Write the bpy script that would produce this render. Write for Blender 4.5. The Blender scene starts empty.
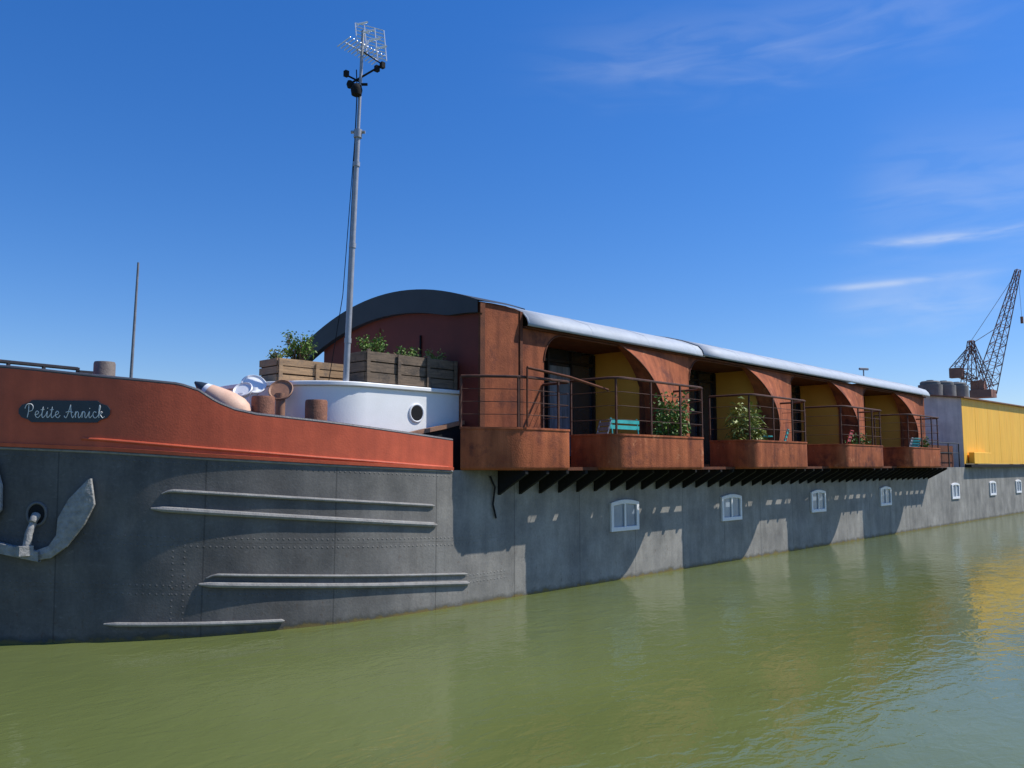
import bpy, math, random, bmesh
from mathutils import Vector, Matrix
random.seed(7)
S=bpy.context.scene
COL=S.collection
CY=13.15           # barge centre line
D=10.65            # near side plane

# ------------------------------------------------------------------ materials
def nn(nt,t,**k):
    n=nt.nodes.new(t)
    for a,b in k.items(): setattr(n,a,b)
    return n
def mat(name,col,col2=None,rough=.6,scale=3,bump=.2,metal=0,rust=None,rustamt=.0,bscale=40,stretch=(1,1,1),spec=.5,detail=5,contrast=(.3,.7),streak=0,stain=None):
    m=bpy.data.materials.new(name);m.use_nodes=True
    nt=m.node_tree;b=nt.nodes['Principled BSDF']
    tc=nn(nt,'ShaderNodeTexCoord');mp=nn(nt,'ShaderNodeMapping');mp.inputs['Scale'].default_value=stretch
    nt.links.new(tc.outputs['Object'],mp.inputs['Vector'])
    n=nn(nt,'ShaderNodeTexNoise');n.inputs['Scale'].default_value=scale;n.inputs['Detail'].default_value=detail;n.inputs['Roughness'].default_value=.65
    nt.links.new(mp.outputs[0],n.inputs['Vector'])
    r=nn(nt,'ShaderNodeValToRGB');r.color_ramp.elements[0].position=contrast[0];r.color_ramp.elements[1].position=contrast[1]
    c2=col2 or tuple(x*.65 for x in col)
    r.color_ramp.elements[0].color=(*c2,1);r.color_ramp.elements[1].color=(*col,1)
    nt.links.new(n.outputs['Fac'],r.inputs['Fac'])
    out=r.outputs['Color']
    def patch(out,colr,sc,p0,p1,rough_=.75,off=0):
        mpp=nn(nt,'ShaderNodeMapping');mpp.inputs['Location'].default_value=(off,off,off);nt.links.new(tc.outputs['Object'],mpp.inputs['Vector'])
        n2=nn(nt,'ShaderNodeTexNoise');n2.inputs['Scale'].default_value=sc;n2.inputs['Detail'].default_value=7;n2.inputs['Roughness'].default_value=rough_
        nt.links.new(mpp.outputs[0],n2.inputs['Vector'])
        r2=nn(nt,'ShaderNodeValToRGB');r2.color_ramp.elements[0].position=p0;r2.color_ramp.elements[1].position=p1
        nt.links.new(n2.outputs['Fac'],r2.inputs['Fac'])
        mx=nn(nt,'ShaderNodeMixRGB');mx.inputs['Color2'].default_value=(*colr,1)
        nt.links.new(r2.outputs['Color'],mx.inputs['Fac']);nt.links.new(out,mx.inputs['Color1']);return mx.outputs['Color']
    if rust: out=patch(out,rust,scale*1.7,.62-rustamt,.72-rustamt)
    if stain: out=patch(out,stain,scale*.9,.52,.66,.7,7.3)
    if streak:
        mp4=nn(nt,'ShaderNodeMapping');mp4.inputs['Scale'].default_value=(5,5,.55);nt.links.new(tc.outputs['Object'],mp4.inputs['Vector'])
        n4=nn(nt,'ShaderNodeTexNoise');n4.inputs['Scale'].default_value=1.3;n4.inputs['Detail'].default_value=5;nt.links.new(mp4.outputs[0],n4.inputs['Vector'])
        r4=nn(nt,'ShaderNodeValToRGB');r4.color_ramp.elements[0].position=.35;r4.color_ramp.elements[1].position=.68
        r4.color_ramp.elements[0].color=(1-streak,1-streak,1-streak,1);r4.color_ramp.elements[1].color=(1+streak*.6,1+streak*.5,1+streak*.35,1)
        nt.links.new(n4.outputs['Fac'],r4.inputs['Fac'])
        mx=nn(nt,'ShaderNodeMixRGB',blend_type='MULTIPLY');mx.inputs[0].default_value=1
        nt.links.new(out,mx.inputs[1]);nt.links.new(r4.outputs['Color'],mx.inputs[2]);out=mx.outputs['Color']
    nt.links.new(out,b.inputs['Base Color'])
    b.inputs['Roughness'].default_value=rough;b.inputs['Metallic'].default_value=metal
    b.inputs['Specular IOR Level'].default_value=spec
    if bump:
        n3=nn(nt,'ShaderNodeTexNoise');n3.inputs['Scale'].default_value=bscale;n3.inputs['Detail'].default_value=3
        nt.links.new(mp.outputs[0],n3.inputs['Vector'])
        bp=nn(nt,'ShaderNodeBump');bp.inputs['Strength'].default_value=bump;bp.inputs['Distance'].default_value=.02
        nt.links.new(n3.outputs['Fac'],bp.inputs['Height']);nt.links.new(bp.outputs[0],b.inputs['Normal'])
    return m
def mathn(nt,op,a,b=None,c=None,clamp=False):
    n=nn(nt,'ShaderNodeMath',operation=op);n.use_clamp=clamp
    for i,x in enumerate((a,b,c)):
        if x is None: continue
        if isinstance(x,(int,float)): n.inputs[i].default_value=x
        else: nt.links.new(x,n.inputs[i])
    return n.outputs[0]

def hull_material():
    m=bpy.data.materials.new('hull_paint');m.use_nodes=True
    nt=m.node_tree;b=nt.nodes['Principled BSDF'];L=nt.links.new
    uv=nn(nt,'ShaderNodeUVMap',uv_map='plates');sp=nn(nt,'ShaderNodeSeparateXYZ');L(uv.outputs[0],sp.inputs[0])
    u,v=sp.outputs[0],sp.outputs[1]
    tc=nn(nt,'ShaderNodeTexCoord')
    so=nn(nt,'ShaderNodeSeparateXYZ');L(tc.outputs['Object'],so.inputs[0])
    def noise(sc,det=5,st=(1,1,1),r=.65):
        mp=nn(nt,'ShaderNodeMapping');mp.inputs['Scale'].default_value=st;L(uv.outputs[0],mp.inputs['Vector'])
        n=nn(nt,'ShaderNodeTexNoise');n.noise_dimensions='2D';n.inputs['Scale'].default_value=sc;n.inputs['Detail'].default_value=det;n.inputs['Roughness'].default_value=r
        L(mp.outputs[0],n.inputs['Vector']);return n.outputs['Fac']
    def ramp(f,stops):
        r=nn(nt,'ShaderNodeValToRGB');L(f,r.inputs['Fac'])
        e=r.color_ramp.elements
        while len(e)<len(stops): e.new(.5)
        for i,(p,c) in enumerate(stops): e[i].position=p;e[i].color=(*c,1) if len(c)==3 else c
        return r.outputs['Color']
    def mix(f,a,c,bt='MIX'):
        x=nn(nt,'ShaderNodeMixRGB',blend_type=bt)
        for i,k in enumerate((f,a,c)):
            if isinstance(k,(int,float)): x.inputs[i].default_value=k
            elif isinstance(k,tuple): x.inputs[i].default_value=(*k,1)
            else: L(k,x.inputs[i])
        return x.outputs[0]
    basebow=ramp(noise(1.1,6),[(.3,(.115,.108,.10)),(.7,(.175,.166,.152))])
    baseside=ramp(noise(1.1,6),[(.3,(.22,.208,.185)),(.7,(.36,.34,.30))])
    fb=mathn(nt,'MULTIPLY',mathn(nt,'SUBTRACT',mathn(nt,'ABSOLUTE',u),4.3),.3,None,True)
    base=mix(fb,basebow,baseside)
    streak=ramp(noise(1.3,5,(2.2,.4,1)),[(.35,(.82,.82,.82)),(.7,(1.08,1.07,1.05))])
    base=mix(1,base,streak,'MULTIPLY')
    fine=ramp(noise(22,4),[(.3,(.9,.9,.9)),(.75,(1.07,1.07,1.07))])
    base=mix(1,base,fine,'MULTIPLY')
    sc=ramp(noise(5,7,(1,2.5,1),.8),[(.6,(0,0,0)),(.76,(1,1,1))])
    base=mix(mathn(nt,'MULTIPLY',sc,.35),base,(.36,.35,.32))
    low=mathn(nt,'SUBTRACT',1.0,mathn(nt,'MULTIPLY',so.outputs[2],.55),None,True)
    rs=ramp(noise(9,7,(1.2,.8,1),.75),[(.6,(0,0,0)),(.7,(1,1,1))])
    base=mix(mathn(nt,'MULTIPLY',rs,mathn(nt,'ADD',mathn(nt,'MULTIPLY',low,.5),.05)),base,(.11,.055,.03))
    zz=mathn(nt,'ADD',so.outputs[2],mathn(nt,'MULTIPLY',mathn(nt,'SUBTRACT',noise(4,3),.5),.16))
    wl=ramp(mathn(nt,'MULTIPLY',zz,2.0),[(0.0,(1,1,1)),(.22,(0,0,0))])
    base=mix(mathn(nt,'MULTIPLY',wl,.85),base,(.04,.042,.026))
    wl2=ramp(mathn(nt,'MULTIPLY',zz,2.0),[(0.02,(1,1,1)),(.1,(0,0,0))])
    base=mix(mathn(nt,'MULTIPLY',wl2,.8),base,(.22,.16,.05))
    fu=mathn(nt,'ABSOLUTE',mathn(nt,'SUBTRACT',mathn(nt,'FRACT',mathn(nt,'DIVIDE',u,1.9)),.5))
    seamv=mathn(nt,'LESS_THAN',fu,.005)
    onside=mathn(nt,'GREATER_THAN',mathn(nt,'ABSOLUTE',u),7.2)
    wn=nn(nt,'ShaderNodeTexWhiteNoise',noise_dimensions='1D');L(mathn(nt,'FLOOR',mathn(nt,'ADD',mathn(nt,'DIVIDE',u,1.9),.5)),wn.inputs['W'])
    tone=mathn(nt,'ADD',mathn(nt,'MULTIPLY',mathn(nt,'MULTIPLY',wn.outputs['Value'],onside),.14),.93)
    ru=mathn(nt,'MULTIPLY',mathn(nt,'SUBTRACT',mathn(nt,'FRACT',mathn(nt,'DIVIDE',u,.085)),.5),.085)
    riv=None;ledge=None
    for y0 in (2.2,1.17,1.05,.5,.38):
        dv=mathn(nt,'SUBTRACT',v,y0)
        d=mathn(nt,'SQRT',mathn(nt,'ADD',mathn(nt,'MULTIPLY',dv,dv),mathn(nt,'MULTIPLY',ru,ru)))
        k=mathn(nt,'SUBTRACT',1,mathn(nt,'DIVIDE',d,.018),None,True)
        riv=k if riv is None else mathn(nt,'MAXIMUM',riv,k)
    rv_=mathn(nt,'MULTIPLY',mathn(nt,'SUBTRACT',mathn(nt,'FRACT',mathn(nt,'DIVIDE',v,.085)),.5),.085)
    for u0 in (2.45,2.6):
        du=mathn(nt,'SUBTRACT',u,u0)
        d=mathn(nt,'SQRT',mathn(nt,'ADD',mathn(nt,'MULTIPLY',du,du),mathn(nt,'MULTIPLY',rv_,rv_)))
        k=mathn(nt,'MULTIPLY',mathn(nt,'SUBTRACT',1,mathn(nt,'DIVIDE',d,.018),None,True),mathn(nt,'LESS_THAN',v,1.17))
        riv=mathn(nt,'MAXIMUM',riv,k)
    for y0 in (1.11,.44):
        k=mathn(nt,'GREATER_THAN',v,y0)
        ledge=k if ledge is None else mathn(nt,'ADD',ledge,k)
    isbow=mathn(nt,'LESS_THAN',mathn(nt,'ABSOLUTE',u),8.3)
    riv=mathn(nt,'MULTIPLY',riv,isbow);ledge=mathn(nt,'MULTIPLY',ledge,isbow)
    cc=mix(mathn(nt,'MULTIPLY',seamv,.4),mix(mathn(nt,'MULTIPLY',riv,.1),base,(.28,.27,.25)),(.03,.03,.03))
    vm=nn(nt,'ShaderNodeVectorMath',operation='SCALE');L(cc,vm.inputs[0]);L(tone,vm.inputs['Scale'])
    L(vm.outputs[0],b.inputs['Base Color'])
    h=mathn(nt,'ADD',mathn(nt,'MULTIPLY',riv,.008),mathn(nt,'MULTIPLY',ledge,.012))
    h=mathn(nt,'ADD',h,mathn(nt,'MULTIPLY',noise(.9,1),.05))
    h=mathn(nt,'ADD',h,mathn(nt,'MULTIPLY',noise(30,3),.003))
    h=mathn(nt,'ADD',h,mathn(nt,'MULTIPLY',seamv,.006))
    bp=nn(nt,'ShaderNodeBump');bp.inputs['Strength'].default_value=.9;bp.inputs['Distance'].default_value=1.0
    L(h,bp.inputs['Height']);L(bp.outputs[0],b.inputs['Normal'])
    b.inputs['Roughness'].default_value=.65;b.inputs['Specular IOR Level'].default_value=.2
    return m
M={}
M['hull']=hull_material()
M['strake']=mat('strake_paint',(.32,.31,.285),(.20,.19,.175),.6,6,.3,rust=(.14,.08,.05),rustamt=.0,spec=.25)
M['red']=mat('red_lead_paint',(.66,.125,.055),(.50,.092,.042),.5,2.2,.12,rust=(.22,.07,.04),rustamt=-.02,spec=.35,streak=.10)
M['darkcap']=mat('dark_cap_paint',(.09,.09,.10),None,.5,5,.2)
M['rust']=mat('rusty_steel',(.47,.145,.06),(.26,.075,.036),.8,1.9,.4,rust=(.56,.24,.12),rustamt=.02,stretch=(1.2,1.2,.9),spec=.15,streak=.24,stain=(.17,.058,.038))
M['rustwall']=mat('rusty_wall_plate',(.37,.115,.05),(.19,.058,.03),.8,1.6,.4,rust=(.44,.18,.09),rustamt=.0,stretch=(1.2,1.2,.9),spec=.15,streak=.22,stain=(.13,.045,.03))
M['rustdark']=mat('dark_rusty_steel',(.19,.065,.03),(.09,.035,.022),.8,3.0,.4,rust=(.28,.12,.06),rustamt=.0,spec=.2)
M['rail']=mat('rusty_rail',(.12,.05,.03),(.05,.025,.02),.7,6.0,.2,spec=.3)
M['gable']=mat('oxblood_panel',(.19,.036,.022),(.13,.027,.017),.65,1.2,.1,spec=.3)
M['fascia']=mat('slate_grey_metal',(.05,.055,.06),(.038,.042,.047),.6,1.5,.08,spec=.3)
M['roof']=mat('zinc_roof',(.44,.48,.52),(.36,.395,.43),.6,1.0,.05,metal=.0,stretch=(1,1,3),spec=.4,streak=.06)
M['ochre']=mat('ochre_panel',(.95,.52,.085),(.84,.43,.065),.6,1.5,.1)
M['white']=mat('white_paint',(.90,.89,.86),(.84,.83,.79),.45,2.5,.08,rust=(.55,.45,.35),rustamt=-.10)
M['whiteframe']=mat('white_frame',(.82,.82,.82),(.75,.75,.75),.4,4,.0)
M['wood']=mat('pine_planks',(.46,.29,.15),(.24,.15,.08),.75,5,.4,stretch=(.5,.5,6),stain=(.18,.13,.09))
M['woodgrey']=mat('weathered_planks',(.24,.165,.105),(.10,.072,.05),.8,5,.5,stretch=(.5,.5,6),stain=(.08,.06,.045))
M['black']=mat('black_steel',(.03,.025,.024),(.015,.013,.013),.5,6,.1,rust=(.11,.04,.02),rustamt=.03)
M['plate']=mat('slate_plate',(.03,.045,.06),(.022,.033,.045),.45,6,.1)
M['under']=mat('tarred_steel',(.022,.021,.021),(.015,.015,.015),.8,4,.2,spec=.15)
M['galv']=mat('galvanised_steel',(.40,.40,.42),(.3,.3,.31),.45,8,.1,metal=.3)
M['alu']=mat('bright_aluminium',(.75,.76,.78),(.65,.66,.68),.35,8,.0,metal=.5)
M['anchor']=mat('grey_anchor_paint',(.36,.35,.33),(.20,.195,.18),.7,9,.8,rust=(.16,.09,.05),rustamt=.0,bscale=22)
M['cream']=mat('bitt_rust',(.30,.12,.065),(.14,.055,.035),.8,9,.5)
M['peach']=mat('peach_paint',(.80,.52,.36),(.7,.42,.28),.6,5,.1)
M['grey']=mat('dull_grey',(.22,.22,.23),(.14,.14,.15),.6,5,.1)
M['bittgrey']=mat('worn_grey_bitt',(.22,.18,.15),(.13,.10,.085),.7,7,.3)
M['tan']=mat('tan_paint',(.36,.18,.10),(.24,.12,.07),.6,6,.2)
M['concrete']=mat('grey_tank',(.20,.195,.18),(.13,.128,.118),.8,3,.2,rust=(.14,.09,.06),rustamt=-.02)
M['yellow']=mat('yellow_sheet',(1.0,.56,.07),(.93,.48,.055),.55,1.0,.05,rust=(.6,.34,.1),rustamt=-.10,stretch=(2,2,.5),spec=.2,streak=.08)
M['endwall']=mat('faded_white_sheet',(.82,.78,.70),(.62,.59,.53),.6,2,.1,streak=.15)
M['teal']=mat('teal_paint',(.06,.5,.46),None,.4,4,0)
M['redchair']=mat('red_chair_paint',(.7,.06,.05),None,.4,4,0)
M['soil']=mat('soil',(.05,.035,.02),None,.9,9,.3)
M['crane']=mat('rusty_crane_paint',(.34,.15,.10),(.22,.10,.07),.7,.8,0)
M['deck']=mat('deck_grey',(.12,.12,.12),None,.8,2,.2)
M['letter']=mat('white_letter_paint',(.85,.83,.78),(.8,.78,.72),.5,9,0)
M['leaf']=mat('leaves',(.18,.29,.04),(.07,.14,.018),.55,9,0,detail=2)
M['leaf2']=mat('dry_leaves',(.34,.36,.07),(.15,.20,.03),.55,9,0,detail=2)
M['pane']=mat('frosted_pane',(.30,.36,.42),(.16,.20,.25),.1,1.3,0)
M['curtain_reflection']=mat('pale_curtain_reflection',(.30,.33,.36),(.10,.115,.13),.25,2.2,0,stretch=(5,1,.5))  # curtain tone with the bright glass reflection painted into it
M['plate_grey']=mat('plate_grey',(.17,.165,.155),(.12,.115,.11),.6,3,.2,bscale=18)
def glass():
    m=bpy.data.materials.new('window_glass');m.use_nodes=True;b=m.node_tree.nodes['Principled BSDF']
    n=nn(m.node_tree,'ShaderNodeTexNoise');n.inputs['Scale'].default_value=.7
    r=nn(m.node_tree,'ShaderNodeValToRGB');r.color_ramp.elements[0].color=(.012,.014,.018,1);r.color_ramp.elements[1].color=(.05,.056,.066,1)
    tc=nn(m.node_tree,'ShaderNodeTexCoord');m.node_tree.links.new(tc.outputs['Object'],n.inputs['Vector'])
    m.node_tree.links.new(n.outputs['Fac'],r.inputs['Fac']);m.node_tree.links.new(r.outputs[0],b.inputs['Base Color'])
    b.inputs['Roughness'].default_value=.02;b.inputs['Specular IOR Level'].default_value=1.0;return m
M['glass']=glass()

# ------------------------------------------------------------------ mesh builder
class MB:
    def __init__(s): s.v=[];s.f=[];s.uv=[]
    def add(s,vs,fs):
        o=len(s.v);s.v+= [tuple(v) for v in vs];s.f+=[tuple(i+o for i in f) for f in fs];return s
    def box(s,c,size,R=None):
        x,y,z=[k/2 for k in size]
        vs=[Vector((a*x,b*y,d*z)) for a in(-1,1) for b in(-1,1) for d in(-1,1)]
        if R is not None: vs=[R@v for v in vs]
        vs=[v+Vector(c) for v in vs]
        return s.add(vs,[(0,1,3,2),(4,6,7,5),(0,4,5,1),(2,3,7,6),(0,2,6,4),(1,5,7,3)])
    def mm(s,a,b):
        return s.box([(a[i]+b[i])/2 for i in range(3)],[abs(b[i]-a[i]) for i in range(3)])
    def tube(s,pts,r,n=8,closed=False,caps=True):
        pts=[Vector(p) for p in pts];N=len(pts);rs=r if isinstance(r,(list,tuple)) else [r]*N
        rings=[];up=None
        for i,p in enumerate(pts):
            if closed: t=(pts[(i+1)%N]-pts[i-1])
            else: t=(pts[min(i+1,N-1)]-pts[max(i-1,0)])
            t.normalize()
            if up is None:
                up=Vector((0,0,1)) if abs(t.z)<.9 else Vector((1,0,0))
            a=(up-t*up.dot(t));
            if a.length<1e-4: a=t.orthogonal()
            a.normalize();up=a;b=t.cross(a)
            rings.append([p+(a*math.cos(2*math.pi*k/n)+b*math.sin(2*math.pi*k/n))*rs[i] for k in range(n)])
        vs=[v for R in rings for v in R];fs=[]
        for i in range(N if closed else N-1):
            j=(i+1)%N
            for k in range(n): fs.append((i*n+k,i*n+(k+1)%n,j*n+(k+1)%n,j*n+k))
        if caps and not closed: fs.append(tuple(range(n))[::-1]);fs.append(tuple((N-1)*n+k for k in range(n)))
        return s.add(vs,fs)
    def prism(s,poly,fn,t0,t1):
        n=len(poly)
        vs=[fn(a,b,t0) for a,b in poly]+[fn(a,b,t1) for a,b in poly]
        fs=[tuple(range(n))[::-1],tuple(range(n,2*n))]+[(i,(i+1)%n,n+(i+1)%n,n+i) for i in range(n)]
        return s.add(vs,fs)
    def sheet(s,rows,uv=None):
        n=len(rows[0]);o=len(s.v)
        vs=[p for R in rows for p in R];fs=[]
        for i in range(len(rows)-1):
            for j in range(n-1): fs.append((i*n+j,i*n+j+1,(i+1)*n+j+1,(i+1)*n+j))
        return s.add(vs,fs)
    def lathe(s,prof,c,n=20,R=None):
        vs=[];fs=[]
        for r,z in prof:
            for k in range(n):
                v=Vector((r*math.cos(2*math.pi*k/n),r*math.sin(2*math.pi*k/n),z))
                if R is not None: v=R@v
                vs.append(v+Vector(c))
        for i in range(len(prof)-1):
            for k in range(n): fs.append((i*n+k,i*n+(k+1)%n,(i+1)*n+(k+1)%n,(i+1)*n+k))
        fs.append(tuple(range(n))[::-1]);fs.append(tuple((len(prof)-1)*n+k for k in range(n)))
        return s.add(vs,fs)
    def obj(s,name,m,parent=None,smooth=False,bevel=0,solid=0,fix=True,**props):
        me=bpy.data.meshes.new(name);me.from_pydata(s.v,[],s.f)
        if fix:
            bm=bmesh.new();bm.from_mesh(me);bmesh.ops.recalc_face_normals(bm,faces=bm.faces);bm.to_mesh(me);bm.free()
        me.materials.append(M[m] if isinstance(m,str) else m)
        o=bpy.data.objects.new(name,me);COL.objects.link(o)
        if smooth:
            me.polygons.foreach_set('use_smooth',[True]*len(me.polygons))
            try: me.set_sharp_from_angle(angle=math.radians(40))
            except Exception: pass
        if bevel:
            b=o.modifiers.new('bevel','BEVEL');b.width=bevel;b.segments=2;b.limit_method='ANGLE'
        if solid:
            b=o.modifiers.new('solid','SOLIDIFY');b.thickness=solid;b.offset=0
        if parent: o.parent=parent
        for k,v in props.items(): o[k]=v
        return o
def empty(name,loc=(0,0,0),**props):
    o=bpy.data.objects.new(name,None);COL.objects.link(o);o.empty_display_size=.2
    for k,v in props.items(): o[k]=v
    return o

# ------------------------------------------------------------------ hull plan
ctrl=[(3.5,13.35),(3.42,13.15),(3.5,12.95),(3.72,12.73),(4.05,12.46),(4.51,12.07),(5.04,11.71),(5.61,11.41),(6.23,11.16),(6.93,10.96),(7.67,10.79),(8.51,10.69),(9.5,10.65),(10.6,10.65),(11.6,10.65)]
def cr(a,b,c,d,t): return .5*((2*b)+(-a+c)*t+(2*a-5*b+4*c-d)*t*t+(-a+3*b-3*c+d)*t**3)
dense=[]
for i in range(1,len(ctrl)-2):
    for k in range(12):
        t=k/12;dense.append((cr(ctrl[i-1][0],ctrl[i][0],ctrl[i+1][0],ctrl[i+2][0],t),cr(ctrl[i-1][1],ctrl[i][1],ctrl[i+1][1],ctrl[i+2][1],t)))
dense.append(ctrl[-2]);dense.append((70.0,D))
arc=[0]
for i in range(1,len(dense)): arc.append(arc[-1]+math.dist(dense[i],dense[i-1]))
def plan(s):
    sg=1 if s>=0 else -1;a=min(abs(s),arc[-1]-1e-6)
    lo,hi=0,len(arc)-1
    while hi-lo>1:
        m=(lo+hi)//2
        if arc[m]<=a: lo=m
        else: hi=m
    def P(i): return Vector(dense[max(0,min(i,len(dense)-1))])
    t=(a-arc[lo])/(arc[hi]-arc[lo]);p=P(lo).lerp(P(hi),t)
    def T(i):
        if i==0: return Vector((0,-1))
        return (P(i+1)-P(i-1)).normalized()
    tg=T(lo).lerp(T(hi),t).normalized()
    n=Vector((tg.y,-tg.x))
    if sg<0: p=Vector((p.x,2*CY-p.y));n=Vector((n.x,-n.y))
    return p,n
def H(s,z,off=0):
    p,n=plan(s);fl=.2*max(0,1-abs(s)/6.5)*max(z,0)/3.5
    q=p+n*(fl+off);return Vector((q.x,q.y,z))
def lerp_tab(tab,s):
    s=abs(s)
    if s<=tab[0][0]: return tab[0][1]
    for (a,b),(c,d) in zip(tab,tab[1:]):
        if s<=c: return b+(d-b)*(s-a)/(c-a)
    return tab[-1][1]
TOP=[(0,3.74),(1.45,3.6),(2.45,3.52),(2.7,3.44),(2.95,3.28),(3.2,3.18),(3.5,3.12),(4.6,3.03),(7.0,2.81)]
BD=[(0,2.66),(1.45,2.6),(2.74,2.515),(4.6,2.415),(7.0,2.31)]
top=lambda s:lerp_tab(TOP,s)
bd=lambda s:lerp_tab(BD,s)
SEND=7.0
boat=empty('houseboat',label='long converted grey river barge with red bow and rusty balconies',category='houseboat')

# hull skin
ss=[i*.1 for i in range(0,90)]+[9+i*1.0 for i in range(0,60)]
allS=[-x for x in ss[::-1]][:-1]+ss
zn=14
mb=MB();rows=[];uvs=[]
for s in allS:
    b=bd(s);R=[]
    for k in range(zn+1):
        z=-1.2+(b+1.2)*k/zn;R.append(H(s,z));uvs.append((s,z-b+2.31))
    rows.append(R)
mb.sheet(rows)
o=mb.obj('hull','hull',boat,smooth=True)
uvl=o.data.uv_layers.new(name='plates')
for l in o.data.loops: uvl.data[l.index].uv=uvs[l.vertex_index]
# deck
mb=MB();n=len(allS)
pts=[H(s,2.29,-.03) for s in allS]
half=len(ss)
mb.v=[tuple(p) for p in pts];
for i in range(half-1):
    a=half-1+i;b=half-1-i
    mb.f.append((a,a+1,b-1,b)) if i>0 else mb.f.append((a,a+1,b-1))
mb.obj('deck','deck',boat)
# bulwark (red)
mb=MB()
bs=[-SEND+i*.1 for i in range(int(SEND*2/.1)+1)]
rows=[]
for s in bs:
    b,t=bd(s),top(s)
    rows.append([H(s,b+.0,.035),H(s,b+.05,.04),H(s,b+.055,.012),H(s,(b+t)/2,.01),H(s,t,.01),H(s,t,-.05),H(s,2.3,-.05)])
mb.sheet(rows);mb.obj('bulwark','red',boat,smooth=True)
mb=MB()
mb.tube([H(s,top(s)+.015,-.02) for s in bs],.03,8);mb.obj('cap_rail','darkcap',boat,smooth=True)
for sg in(1,-1):
    mb=MB();mb.tube([H(sg*s,bd(s)+.16-.02*(s-1),.012) for s in [1.25+i*.12 for i in range(48)]],.022,8)
    mb.obj('rubbing_bar','red',boat,smooth=True)
mb=MB()
mb.tube([H(s,bd(s)-.02,.0) for s in bs],.02,8);mb.obj('sheer_bar','strake',boat,smooth=True)

# strakes
def bar(s0,s1,z0,z1,r,up=False):
    N=60;pts=[];rs=[]
    for i in range(N+1):
        t=i/N;s=s0+(s1-s0)*t
        e=min(1,(s-s0)/.16);e2=min(1,(s1-s)/.06+.3)
        z=z0+(z1-z0)*t-(.05*(1-e)**2 if up else 0)
        pts.append(H(s,z,.022*min(e+.1,1)));rs.append(r*min(.35+.65*e,1)*e2)
    mb=MB();mb.tube(pts,rs,8);return mb.obj('rubbing_strake','strake',boat,smooth=True)
bar(2.28,6.6,2.05,1.72,.026,True)
bar(2.15,6.65,1.80,1.40,.042)
bar(2.9,7.35,.86,.53,.022,True)
bar(2.8,7.4,.73,.37,.04)
bar(1.6,4.0,.24,.13,.03)

# nameplate with cursive lettering
s0,s1,z0,z1=.44,1.60,2.98,3.28
zm=(z0+z1)/2
mb=MB()
cols=[s0+(s1-s0)*i/29 for i in range(30)]
def zr(s):
    e=min(s-s0,s1-s)
    if e<.10: return .03+.07*math.sqrt(max(0,1-(1-e/.1)**2))
    if e<.15: return .115
    return (z1-z0)/2
rows=[[H(s,zm-zr(s),.012),H(s,zm-zr(s),.035),H(s,zm+zr(s),.035),H(s,zm+zr(s),.012)] for s in cols]
mb.sheet(rows);plate=mb.obj('name_plate','plate',boat)
G={'P':([[(.25,0),(.5,1.0),(.6,2.0)],[(.0,1.4),(.3,2.0),(.9,2.1),(1.2,1.7),(1.0,1.1),(.45,.95)]],1.35),
'e':([[(0,.4),(.45,.55),(.6,.85),(.35,1.02),(.1,.6),(.2,.1),(.5,0),(.85,.4)]],.92),
't':([[(0,.35),(.3,1.0),(.42,1.7)],[(.36,1.5),(.15,.3),(.3,0),(.7,.35)],[(.02,1.2),(.6,1.28)]],.75),
'i':([[(0,.4),(.28,1.0),(.15,.25),(.3,0),(.65,.4)],[(.33,1.4),(.37,1.55)]],.68),
'A':([[(-.2,.3),(.0,.0),(.3,.3),(.95,2.05)],[(.95,2.05),(.95,1.0),(1.1,.0),(1.4,.35)],[(.1,.85),(.6,.95),(1.25,.85)]],1.5),
'n':([[(0,.4),(.22,1.0),(.15,.5),(.1,0)],[(.12,.5),(.4,.98),(.6,.75),(.55,.2),(.7,0),(1.0,.4)]],1.02),
'c':([[(.62,.82),(.38,1.0),(.1,.6),(.2,.1),(.5,0),(.9,.4)]],.9),
'k':([[(0,.4),(.35,1.6),(.3,2.0),(.15,1.3),(.06,0)],[(.1,.45),(.4,.95),(.6,.85),(.3,.5)],[(.28,.5),(.6,.02),(.85,.2)]],.85),' ':([],.75)}
def smoothpl(p,n=5):
    if len(p)<3: return p
    q=[p[0]]+p+[p[-1]];o=[]
    for i in range(1,len(q)-2):
        for k in range(n):
            t=k/n;o.append((cr(q[i-1][0],q[i][0],q[i+1][0],q[i+2][0],t),cr(q[i-1][1],q[i][1],q[i+1][1],q[i+2][1],t)))
    return o+[p[-1]]
mb=MB();x=0;tot=sum(G[c][1] for c in 'Petite Annick');U=1.0/tot
sx0=(s0+s1)/2-.50+.01
for ch in 'Petite Annick':
    for st in G[ch][0]:
        pl=smoothpl(st);mb.tube([H(sx0+(x+a-.08*b)*U,zm-.085+b*U*1.05,.037) for a,b in pl],.0052,5)
    x+=G[ch][1]
mb.obj('lettering','letter',plate,smooth=True)

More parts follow.
